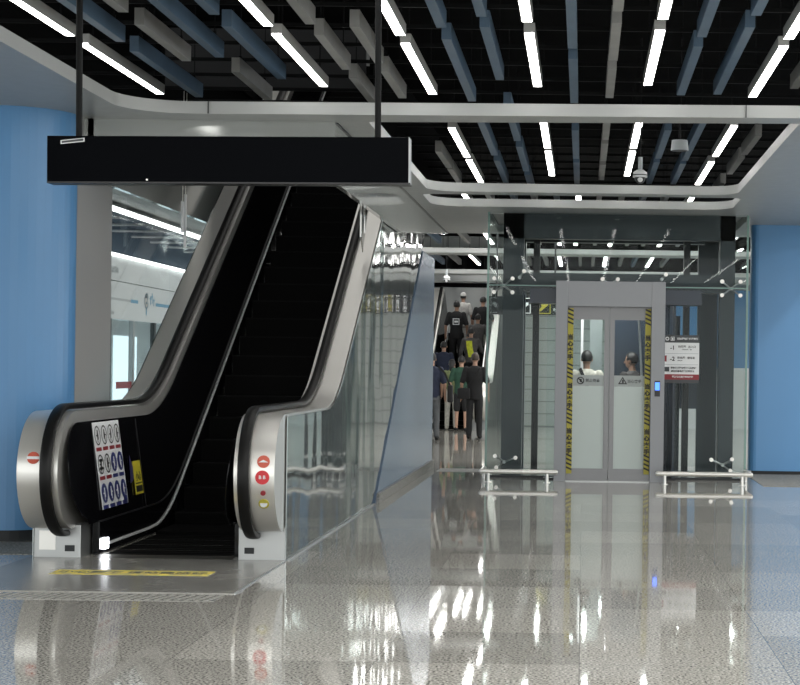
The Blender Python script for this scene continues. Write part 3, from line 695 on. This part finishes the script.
for s in (-1,1):
    a, b_ = (ox0-0.05,xm-0.004) if s < 0 else (xm+0.004,ox1+0.05)
    y0 = py0+0.10
    mb = MB().box(a,b_,y0,y0+0.04,2.07,2.30).box(a,b_,y0,y0+0.04,0.0,0.165)
    mb.box(xm-0.065 if s < 0 else xm+0.004, xm-0.004 if s < 0 else xm+0.065, y0,y0+0.04,0.165,2.07)
    if s < 0: mb.box(a,ox0+0.075,y0,y0+0.04,0.165,2.07)
    else: mb.box(ox1-0.075,b_,y0,y0+0.04,0.165,2.07)
    dr = mb.build('lift_door','door_steel',lift)
    ga, gb = (ox0+0.075,xm-0.065) if s < 0 else (xm+0.065,ox1-0.075)
    boxo('door_window','glass_clear',(ga,gb,y0+0.015,y0+0.022,1.36,2.07),dr)
    boxo('frosted_film','film',(ga,gb,y0+0.010,y0+0.026,0.165,1.22),dr)
    boxo('film_band','film_edge',(ga,gb,y0+0.010,y0+0.026,1.222,1.36),dr)
    yf = y0+0.008
    if s < 0:
        mb = MB(); n = 20; cx, cz = ga+0.10, 1.29
        mb.sweep(None,[[(cx+r*math.cos(q),yf-dy_,cz+r*math.sin(q)) for r,dy_ in ((0.036,0),(0.048,0),(0.048,0.002),(0.036,0.002))] for q in [2*math.pi*k/n for k in range(n+1)]])
        mb.prism([(cx-0.032,cz+0.022),(cx-0.022,cz+0.032),(cx+0.032,cz-0.022),(cx+0.022,cz-0.032)],'y',yf-0.002,yf)
        mb.box(cx-0.008,cx+0.016,yf-0.002,yf,cz-0.02,cz+0.02)
        mb.build('door_symbol','ink',dr); text('禁止倚靠',0.046,'charcoal',dr,(ga+0.255,yf,1.29),(1,0,0),(0,0,1))
    else:
        cx, cz = ga+0.11, 1.285; mb = MB().prism([(cx-0.058,cz-0.035),(cx-0.036,cz-0.022),(cx,cz+0.038),(cx,cz+0.06)],'y',yf-0.002,yf)
        mb.prism([(cx+0.058,cz-0.035),(cx,cz+0.06),(cx,cz+0.038),(cx+0.036,cz-0.022)],'y',yf-0.002,yf).prism([(cx-0.058,cz-0.035),(cx+0.058,cz-0.035),(cx+0.036,cz-0.022),(cx-0.036,cz-0.022)],'y',yf-0.002,yf)
        mb.box(cx-0.008,cx+0.014,yf-0.002,yf,cz-0.02,cz+0.02)
        mb.build('door_symbol','ink',dr); text('当心夹手',0.046,'charcoal',dr,(ga+0.26,yf,1.285),(1,0,0),(0,0,1))
cpn = boxo('call_panel','dark_metal',(0.915,0.985,py0-0.006,py0-0.0005,1.10,1.30),lift); boxo('call_screen','screen',(0.922,0.978,py0-0.009,py0-0.006,1.18,1.28),cpn)
# cab
cf = boxo('cab_floor','dark_metal',(-0.5,1.22,22.72,24.15,0.0,0.02),lift)
boxo('cab_roof','steel_dull',(-0.5,1.22,22.96,24.15,2.35,2.42),lift)
boxo('cab_back_panel','navy_panel',(0.36,1.2,24.1,24.15,0.02,2.35),lift)
boxo('cab_side_panel','navy_panel',(1.18,1.21,22.96,24.15,0.02,2.35),lift)
boxo('cab_back_glass','glass_clear',(-0.5,0.34,24.12,24.13,0.02,2.35),lift)
pst = MB().box(-0.035,0.0,24.06,24.11,0.02,2.35); pst.build('cab_post','white',lift)
pst = MB().box(0.09,0.26,24.16,24.20,0.02,2.35); pst.build('cab_post','jamb',lift)
pst = MB().box(0.31,0.335,24.06,24.11,0.02,2.35).build('cab_post','white',lift)
MB().cyl((0.72,22.99,2.2),(0.80,22.99,0.9),0.014,seg=10).build('cab_grab_rail','white',lift,smooth=True)
boxo('cab_lamp','cab_light',(-0.2,0.9,23.2,23.9,2.335,2.349),lift)
# information sign fixed to the glass
t = thing('information_sign', (1.29,22.93,1.2), 'white floor guide board with red foot fixed to the lift glass beside the doorway', 'information sign')
sy = ly0-0.012
bx0, bx1 = 1.05, 1.52
boxo('board','paper',(bx0,bx1,sy,sy+0.01,1.31,1.80),t)
hd = boxo('header','charcoal',(bx0,bx1,sy-0.003,sy+0.01,1.80,1.90),t)
boxo('foot_band','darkred',(bx0,bx1,sy-0.003,sy+0.01,1.315,1.385),t); boxo('foot_rim','charcoal',(bx0,bx1,sy-0.002,sy+0.01,1.27,1.315),t)
bn = MB().box(bx0+0.01,bx1-0.01,sy-0.002,sy,1.655,1.660).box(bx0+0.01,bx1-0.01,sy-0.002,sy,1.51,1.515); bn.build('divider','psd_grey',t)
hi = MB(); hi.sweep(None,[[(bx0+0.05+r*math.cos(q),sy-0.004-d2,1.85+r*math.sin(q)) for r,d2 in ((0.013,0),(0.026,0),(0.026,0.001),(0.013,0.001))] for q in [2*math.pi*k/16 for k in range(17)]])
hi.box(bx0+0.095,bx0+0.145,sy-0.005,sy-0.003,1.825,1.832).box(bx0+0.095,bx0+0.145,sy-0.005,sy-0.003,1.868,1.875).box(bx0+0.095,bx0+0.102,sy-0.005,sy-0.003,1.83,1.87).box(bx0+0.138,bx0+0.145,sy-0.005,sy-0.003,1.83,1.87).box(bx0+0.11,bx0+0.13,sy-0.005,sy-0.003,1.835,1.862)
hi.build('header_icon','paper',t)
X_, Y_ = (1,0,0),(0,0,1)
text('无障碍电梯 楼层索引',0.030,'paper',t,(bx0+0.315,sy-0.005,1.85),X_,Y_)
text('-1',0.075,'ink',t,(bx0+0.12,sy-0.002,1.73),X_,Y_,bold=0.002); text('站厅层   出入口',0.034,'ink',t,(bx0+0.31,sy-0.002,1.745),X_,Y_); text('Concourse    Exit',0.018,'charcoal',t,(bx0+0.31,sy-0.002,1.71),X_,Y_)
text('-2',0.075,'ink',t,(bx0+0.12,sy-0.002,1.585),X_,Y_,bold=0.002); text('站台层   候车处',0.034,'ink',t,(bx0+0.30,sy-0.002,1.60),X_,Y_); text('Platform',0.018,'charcoal',t,(bx0+0.22,sy-0.002,1.565),X_,Y_)
boxo('floor_marker','darkred',(bx0+0.015,bx0+0.045,sy-0.002,sy,1.55,1.63),t)
boxo('notice_icon','charcoal',(bx0+0.015,bx0+0.08,sy-0.002,sy,1.42,1.48),t)
text('请老幼病残孕乘客优先乘梯',0.028,'ink',t,(bx0+0.265,sy-0.002,1.468),X_,Y_); text('请勿倚靠电梯门注意安全',0.028,'ink',t,(bx0+0.255,sy-0.002,1.425),X_,Y_)
text('紧急情况请按呼叫按钮',0.028,'paper',t,(bx0+0.255,sy-0.005,1.35),X_,Y_)
# low kick rails before the glass
for x0, x1, lab in ((-1.265,-0.325,'low steel kick rail on the floor before the glass left of the lift doorway'),(0.955,2.13,'low steel kick rail on the floor before the glass right of the lift doorway')):
    t = thing('kick_rail', ((x0+x1)/2,21.95,0), lab, 'kick rail', 'kick rails before the lift')
    MB().limb([(x0,22.0,0.135),(x1,22.0,0.135)],[0.03,0.03],14).build('rail','steel',t,smooth=True)
    for x in (x0+0.09,x1-0.11): MB().cyl((x,22.0,0),(x,22.0,0.125),0.022,seg=12).cyl((x,22.0,0),(x,22.0,0.008),0.045,seg=16).build('leg','steel',t,smooth=True)
    xe = x0 if x0 < 0 else x1
    MB().limb([(xe,22.0,0.135),(xe,22.75,0.135)],[0.028,0.028],12).cyl((xe,22.7,0),(xe,22.7,0.13),0.02,seg=10).build('return_rail','steel',t,smooth=True)
# exit-direction sign hanging beyond the lift
t = thing('wayfinding_sign', (-0.9,30,2.4), 'dark hanging sign with yellow escalator symbol seen through the lift glass', 'hanging sign')
boxo('sign_box','black_steel',(-1.66,-0.35,30.0,30.12,2.35,2.66),t)
def pic(x, m_):
    mb = MB(); yb = 29.997
    for q in ((x-0.14,x+0.14,2.37,2.385),(x-0.14,x+0.14,2.625,2.64),(x-0.14,x-0.125,2.38,2.63),(x+0.125,x+0.14,2.38,2.63)): mb.box(q[0],q[1],yb-0.002,yb+0.002,q[2],q[3])
    mb.prism([(x-0.10,2.41),(x-0.03,2.41),(x+0.10,2.52),(x+0.10,2.56),(x+0.05,2.56),(x-0.05,2.45),(x-0.10,2.45)],'y',yb-0.002,yb+0.002)
    mb.box(x-0.02,x+0.01,yb-0.002,yb+0.002,2.50,2.59); mb.build('sign_symbol',m_,t)
pic(-0.71,'yellow'); pic(-1.05,'paper')
text('出口',0.09,'paper',t,(-0.47,29.996,2.57),(1,0,0),(0,0,1)); text('Exit',0.07,'paper',t,(-0.47,29.996,2.44),(1,0,0),(0,0,1))
for x in (-1.5,-0.5): MB().cyl((x,30.06,2.66),(x,30.06,4.7),0.015,seg=8).build('hanging_rod','dark_metal',t)
# dome cameras and the grey ceiling speaker
def dome(x, y, z, lab, s=1.0):
    t = thing('dome_camera', (x,y,z), lab, 'security camera', 'white dome cameras')
    MB().cyl((x,y,z+0.06*s),(x,y,z+0.2*s),0.022*s,seg=12).build('mount_pole','psd_grey',t,smooth=True); MB().cyl((x,y,z+0.2*s),(x,y,4.7),0.006,seg=8).build('hanger','rail_dark',t)
    mb = MB().cyl((x,y,z+0.0),(x,y,z+0.05*s),0.072*s,0.068*s,24); mb.cyl((x,y,z+0.05*s),(x,y,z+0.075*s),0.068*s,0.035*s,24); mb.build('housing','white',t,smooth=True)
    boxo('collar','black_steel',(x-0.001,x+0.001,y-0.001,y+0.001,z,z+0.01),t) if False else MB().cyl((x,y,z+0.018*s),(x,y,z+0.027*s),0.0735*s,seg=24).build('collar','black_steel',t,smooth=True)
    o_ = MB(); o_.ell((x,y,z),(0.055*s,0.055*s,0.062*s),20); o_.build('dome_lens','dark_metal',t,smooth=True)
    o_ = MB(); o_.ell((x,y-0.03*s,z-0.02*s),(0.03*s,0.03*s,0.03*s),12); o_.build('camera_eye','white',t,smooth=True)
dome(0.535,17.2,3.33,'white dome camera hanging on a pole above the lift doorway')
dome(-2.95,37.5,3.30,'tiny white dome camera hanging above the queue on the distant escalator',1.1)
t = thing('ceiling_speaker', (0.92,17.2,3.6), 'grey round drum speaker hanging between blue slats above the lift', 'speaker')
MB().cyl((0.92,17.2,3.6),(0.92,17.2,3.7),0.088,0.078,28).build('body','psd_grey',t,smooth=True)
MB().cyl((0.92,17.2,3.597),(0.92,17.2,3.601),0.08,seg=28).build('grille','charcoal',t); MB().cyl((0.92,17.2,3.7),(0.92,17.2,4.7),0.01,seg=8).build('mount_pole','rail_dark',t)

# ------------------------------------------------------------------ people
def person(loc, rz, h, label, shirt, legs, hair='hair', shorts=False, long_sleeve=False, shoes='black_cloth', arms='down', extra=None, cap=None, longhair=False, head_turn=0.0, sex='m', stance=0.0):
    s = h/1.74
    t = thing('person', loc, label, 'person', None, rz)
    V = lambda x,y,z: (x*s,y*s,z*s)
    sw = 0.185 if sex == 'm' else 0.165
    A = {}
    for q in (-1,1):
        if arms == 'down': el, wr = (q*(sw+0.075),-0.03,1.12), (q*(sw+0.085),0.05,0.88)
        elif arms == 'rail' and q > 0: el, wr = (q*(sw+0.10),0.06,1.14), (q*(sw+0.14),0.28,1.10)
        elif arms == 'phone': el, wr = (q*(sw+0.05),0.02,1.11), (q*0.08,0.27,1.17)
        else: el, wr = (q*(sw+0.07),-0.02,1.12), (q*(sw+0.075),0.06,0.88)
        A[q] = (el, wr)
    # continuous body: torso, limbs, hands with five fingers, neck and head
    b = MB()
    b.limb([V(0,0,0.95),V(0,0,1.15),V(0,-0.005,1.32)],[0.10*s,0.095*s,0.10*s]); b.limb([V(-0.1,0,1.38),V(0.1,0,1.38)],[0.065*s,0.065*s])
    b.limb([V(0,-0.01,1.42),V(0,0.01,1.53)],[0.055*s,0.05*s])
    for q in (-1,1):
        el, wr = A[q]
        b.limb([V(q*sw,-0.005,1.41),V(*el),V(*wr)],[0.05*s,0.038*s,0.026*s])
        b.limb([V(q*0.085,0,0.92),V(q*0.10,0.015+q*stance*0.1,0.50),V(q*0.105,-0.02+q*stance*0.2,0.09)],[0.075*s,0.05*s,0.036*s])
        b.limb([V(q*0.105,-0.04+q*stance*0.2,0.05),V(q*0.12,0.13+q*stance*0.2,0.035)],[0.035*s,0.028*s])
        w = Vector(V(*wr)); d_ = (w-Vector(V(*el))).normalized(); sd = Vector((0,1,0)) if arms == 'down' else Vector((1,0,0))
        sd = (sd-d_*sd.dot(d_)).normalized(); pal = w+d_*0.07*s
        b.limb([w,w+d_*0.035*s,pal],[0.024*s,0.028*s,0.028*s]); b.limb([pal-sd*0.025*s,pal+sd*0.025*s],[0.015*s,0.015*s])
        nrm = d_.cross(sd)
        for k, ln_ in enumerate((0.065,0.078,0.072,0.055)):
            o0 = pal+sd*(0.03-0.02*k)*s; b.limb([o0,o0+d_*ln_*0.5*s+nrm*0.004*q*s,o0+d_*ln_*0.92*s+nrm*0.018*q*s],[0.010*s,0.009*s,0.008*s],8)
        o0 = w+d_*0.03*s+sd*0.025*s; b.limb([o0,o0+(d_*0.7+sd)*0.03*s,o0+(d_*1.6+sd)*0.036*s],[0.011*s,0.010*s,0.008*s],8)
    R = Matrix.Rotation(head_turn,3,'Z'); hc = Vector(V(0,0.025,1.625))
    hp = lambda x,y,z: hc+R@Vector((x*s,y*s,z*s))
    b.ell(hc+R@Vector((0,-0.008*s,0.022*s)),(0.074*s,0.092*s,0.092*s),20,R); b.ell(hp(0,0.022,-0.045),(0.056*s,0.062*s,0.068*s),16,R)
    b.limb([hp(0,0.085,0.005),hp(0,0.108,-0.028)],[0.010*s,0.014*s],8)                       # nose
    b.limb([hp(-0.02,0.076,-0.066),hp(0.02,0.076,-0.066)],[0.010*s,0.010*s],8)              # mouth
    for q in (-1,1): b.ell(hp(q*0.076,-0.005,-0.01),(0.010*s,0.02*s,0.032*s),10,R); b.ell(hp(q*0.03,0.078,0.012),(0.016*s,0.012*s,0.007*s),8,R)
    b.build('body','skin',t,local=True,smooth=True,remesh=0.0085,smooth_it=2)
    e = MB()
    for q in (-1,1): e.ell(hp(q*0.03,0.084,0.008),(0.012*s,0.008*s,0.006*s),8,R)
    e.build('eye','ink',t,local=True,smooth=True)
    # hair or cap
    hb = MB(); vs = hb.ell(Vector((0,0,0)),(1,1,1),24)
    dl = [v for v in vs if (v.co.z < -0.25 and v.co.y > -0.2) or (v.co.y > 0.55 and v.co.z < 0.42) or v.co.z < -0.68]
    bmesh.ops.delete(hb.b, geom=dl, context='VERTS')
    for v in hb.b.verts: v.co = hc+R@Vector((v.co.x*0.083*s,(v.co.y*0.101-0.010)*s,(v.co.z*0.104+0.022)*s))
    if longhair: hb.limb([hp(0,-0.06,0.02),hp(0,-0.075,-0.07),hp(0,-0.07,-0.16)],[0.07*s,0.065*s,0.05*s])
    hb.build('hair',hair,t,local=True,smooth=True)
    if cap:
        cb = MB(); vs = cb.ell(Vector((0,0,0)),(1,1,1),24); bmesh.ops.delete(cb.b, geom=[v for v in vs if v.co.z < -0.05], context='VERTS')
        for v in cb.b.verts: v.co = hc+R@Vector((v.co.x*0.09*s,(v.co.y*0.108-0.008)*s,(v.co.z*0.11+0.035)*s))
        cb.limb([hp(-0.04,0.10,0.035),hp(0.04,0.10,0.035)],[0.014*s,0.014*s],8); cb.limb([hp(0,0.09,0.036),hp(0,0.15,0.025)],[0.045*s,0.028*s],8)
        cb.build('cap',cap,t,local=True,smooth=True)
    # shirt
    c = MB(); tw = 0.165 if sex == 'm' else 0.145
    rings = []
    for z, rx, ry, y in ((0.84,tw*0.98,0.118,0.0),(0.92,tw*1.0,0.122,0),(1.08,tw*0.93,0.112,0),(1.24,tw*1.07,0.122,-0.005),(1.36,tw*1.10,0.115,-0.01),(1.43,tw*0.92,0.088,-0.01),(1.485,0.065,0.062,0.0)):
        rings.append([V(rx*math.cos(k*math.pi/12),y+ry*math.sin(k*math.pi/12),z) for k in range(24)])
    c.sweep(None,rings)
    for q in (-1,1):
        el, wr = A[q]; S_ = Vector(V(q*(sw-0.01),-0.005,1.405)); E_ = Vector(V(*el)); W_ = Vector(V(*wr))
        if long_sleeve: c.limb([S_,E_,W_],[0.068*s,0.054*s,0.042*s])
        else: c.limb([S_,S_.lerp(E_,0.82)],[0.069*s,0.062*s])
    c.build('shirt',shirt,t,local=True,smooth=True,remesh=0.014,smooth_it=4)
    # trousers or shorts
    c = MB()
    rings = [[V(rx*math.cos(k*math.pi/12),ry*math.sin(k*math.pi/12),z) for k in range(24)] for z, rx, ry in ((0.80,0.155,0.115),(0.90,0.158,0.118),(1.02,0.145,0.108))]
    c.sweep(None,rings)
    for q in (-1,1):
        kn = V(q*0.10,0.015+q*stance*0.1,0.50)
        if shorts: c.limb([V(q*0.085,0,0.86),V(q*0.097,0.01,0.52)],[0.092*s,0.083*s])
        else: c.limb([V(q*0.085,0,0.86),kn,V(q*0.105,-0.02+q*stance*0.2,0.09)],[0.09*s,0.07*s,0.058*s])
    c.build('shorts' if shorts else 'trousers',legs,t,local=True,smooth=True,remesh=0.014,smooth_it=3)
    for q in (-1,1):
        sh = MB(); sh.ell(V(q*0.112,0.045+q*stance*0.2,0.05),(0.05*s,0.145*s,0.05*s),16)
        for v in sh.b.verts: v.co.z = max(v.co.z,0.004)
        sh.build('shoe',shoes,t,local=True,smooth=True)
    return t, s
def stepz(n): return 0.133+0.2*n, 42.39+0.346*n+0.17
P1,_ = person((-2.96,34.3,0),0.05,1.70,'person in navy shirt and grey trousers waiting beside the brushed metal wall','navy_cloth','grey_cloth')
person((-2.99,39.9,0.006),-0.05,1.60,'person in olive top and pale trousers stepping onto the distant escalator','olive_cloth','cream_cloth',longhair=True,sex='f',shoes='white_cloth')
person((-2.72,39.2,0),0.0,1.68,'person in green T-shirt and black shorts at the foot of the distant escalator','green_cloth','black_cloth',shorts=True)
P4,s4 = person((-2.16,35.0,0),0.0,1.72,'person in black T-shirt and black trousers standing last in the queue','black_cloth','black_cloth',hair='hair_brown')
z,y = stepz(1); person((-3.42,y,z),0.0,1.72,'person in navy T-shirt riding low on the distant escalator','navy_cloth','black_cloth')
z,y = stepz(3); P6,s6 = person((-2.80,y,z),0.0,1.68,'person in grey shirt with yellow vest riding the distant escalator','dim_grey_cloth','black_cloth',long_sleeve=True,arms='rail')
v_ = MB(); v_.sweep(None,[[(x*s6,yy*s6,zz*s6) for x,yy in ((cx-0.075,-0.152),(cx+0.075,-0.152),(cx+0.075,-0.12),(cx-0.075,-0.12))] for cx,zz in ((0.03,0.98),(0.0,1.12),(-0.03,1.26),(-0.04,1.40))])
v_.build('vest','vest_yellow',P6,local=True)
z,y = stepz(6); P7,s7 = person((-3.24,y-0.05,z),0.0,1.78,'person in black T-shirt with white square print on the distant escalator','black_cloth','black_cloth')
pr = MB()
for q in ((-0.085,0.085,1.17,1.19),(-0.085,0.085,1.31,1.33),(-0.085,-0.065,1.19,1.31),(0.065,0.085,1.19,1.31),(-0.045,0.05,1.225,1.275)): pr.box(q[0],q[1],-0.150,-0.128,q[2],q[3],bev=0.004)
pr.build('back_print','paper',P7,local=True)
z,y = stepz(5); person((-2.68,y,z),0.0,1.64,'person in dark grey shirt riding the distant escalator right of the white print','dim_grey_cloth','black_cloth',arms='rail')
z,y = stepz(8); person((-3.14,y+0.2,z),0.0,1.62,'person with pale cap and pale clothes high on the distant escalator','pale_cloth','pale_cloth',cap='pale_cloth',sex='f')
z,y = stepz(7); person((-2.60,y+0.1,z),0.0,1.72,'person in black top with pale trousers high on the distant escalator','black_cloth','cream_cloth')
P11,s11 = person((0.05,23.75,0.02),0.0,1.665,'person in white shirt with dark strap standing inside the lift facing away','white_cloth','black_cloth')
person((0.67,23.75,0.02),0.75,1.645,'person in dark grey shirt inside the lift turned sideways','dim_grey_cloth','black_cloth',head_turn=0.35)
def bag(loc, w, h_, d_, label, strap, m='black_cloth'):
    t = thing('shoulder_bag', loc, label, 'bag', None)
    x,y,z = loc; MB().box(x-w/2,x+w/2,y-d_/2,y+d_/2,z,z+h_,bev=0.03).build('pouch',m,t,smooth=True)
    if strap:
        R = []
        for i in range(len(strap)):
            p = Vector(strap[i]); R.append([p+Vector(o) for o in ((-0.016,-0.003,-0.01),(0.016,-0.003,0.01),(0.016,0.003,0.01),(-0.016,0.003,-0.01))])
        MB().sweep(None,R).build('strap',m,t)
bag((-2.59,34.25,0.74),0.10,0.34,0.26,'dark shoulder bag hanging beside the person in navy shirt',[(-2.59,34.2,1.06),(-2.70,34.14,1.32),(-2.82,34.2,1.44)],'black_cloth')
bag((-2.37,34.84,0.80),0.26,0.22,0.10,'black bag on a strap at the hip of the last person queueing',[(-2.36,34.84,1.0),(-2.25,34.84,1.12),(-2.12,34.845,1.28),(-2.06,34.9,1.43)])
R = [(-0.095,-0.02,1.49),(-0.08,-0.11,1.455),(-0.045,-0.155,1.37),(0.005,-0.158,1.25),(0.06,-0.15,1.08)]
st = MB().sweep(None,[[Vector((x*s11+o[0],yy*s11+o[1],z*s11+o[2])) for o in ((-0.02,-0.004,-0.012),(0.02,-0.004,0.012),(0.02,0.01,0.012),(-0.02,0.01,-0.012))] for x,yy,z in R]); st.build('strap','black_cloth',P11,local=True)

# ------------------------------------------------------------------ world, camera
w = bpy.data.worlds.new('World'); bpy.context.scene.world = w; w.use_nodes = True
bg = w.node_tree.nodes['Background']; bg.inputs['Color'].default_value = (0.92,0.95,0.94,1); bg.inputs['Strength'].default_value = 1.1
cam = bpy.data.cameras.new('camera'); co = bpy.data.objects.new('camera', cam); C.objects.link(co)
cam.sensor_width = 36; cam.sensor_fit = 'HORIZONTAL'; cam.lens = F/800*36
cam.shift_x = -(VX-400)/800; cam.shift_y = (VY-342.5)/800
cam.clip_end = 200
co.matrix_world = Matrix.Translation((0,0,H)) @ Matrix.Rotation(math.pi/2,4,'X') @ Matrix.Rotation(ROLL,4,'Z')
sc = bpy.context.scene; sc.camera = co
sc.view_settings.view_transform = 'Standard'; sc.view_settings.look = 'None'; sc.view_settings.gamma = 1; sc.view_settings.use_curve_mapping = False
sc.view_settings.exposure = 0.95
sc.cycles.use_denoising = True
sc.cycles.max_bounces = 10; sc.cycles.transparent_max_bounces = 24; sc.cycles.glossy_bounces = 6; sc.cycles.sample_clamp_indirect = 6.0
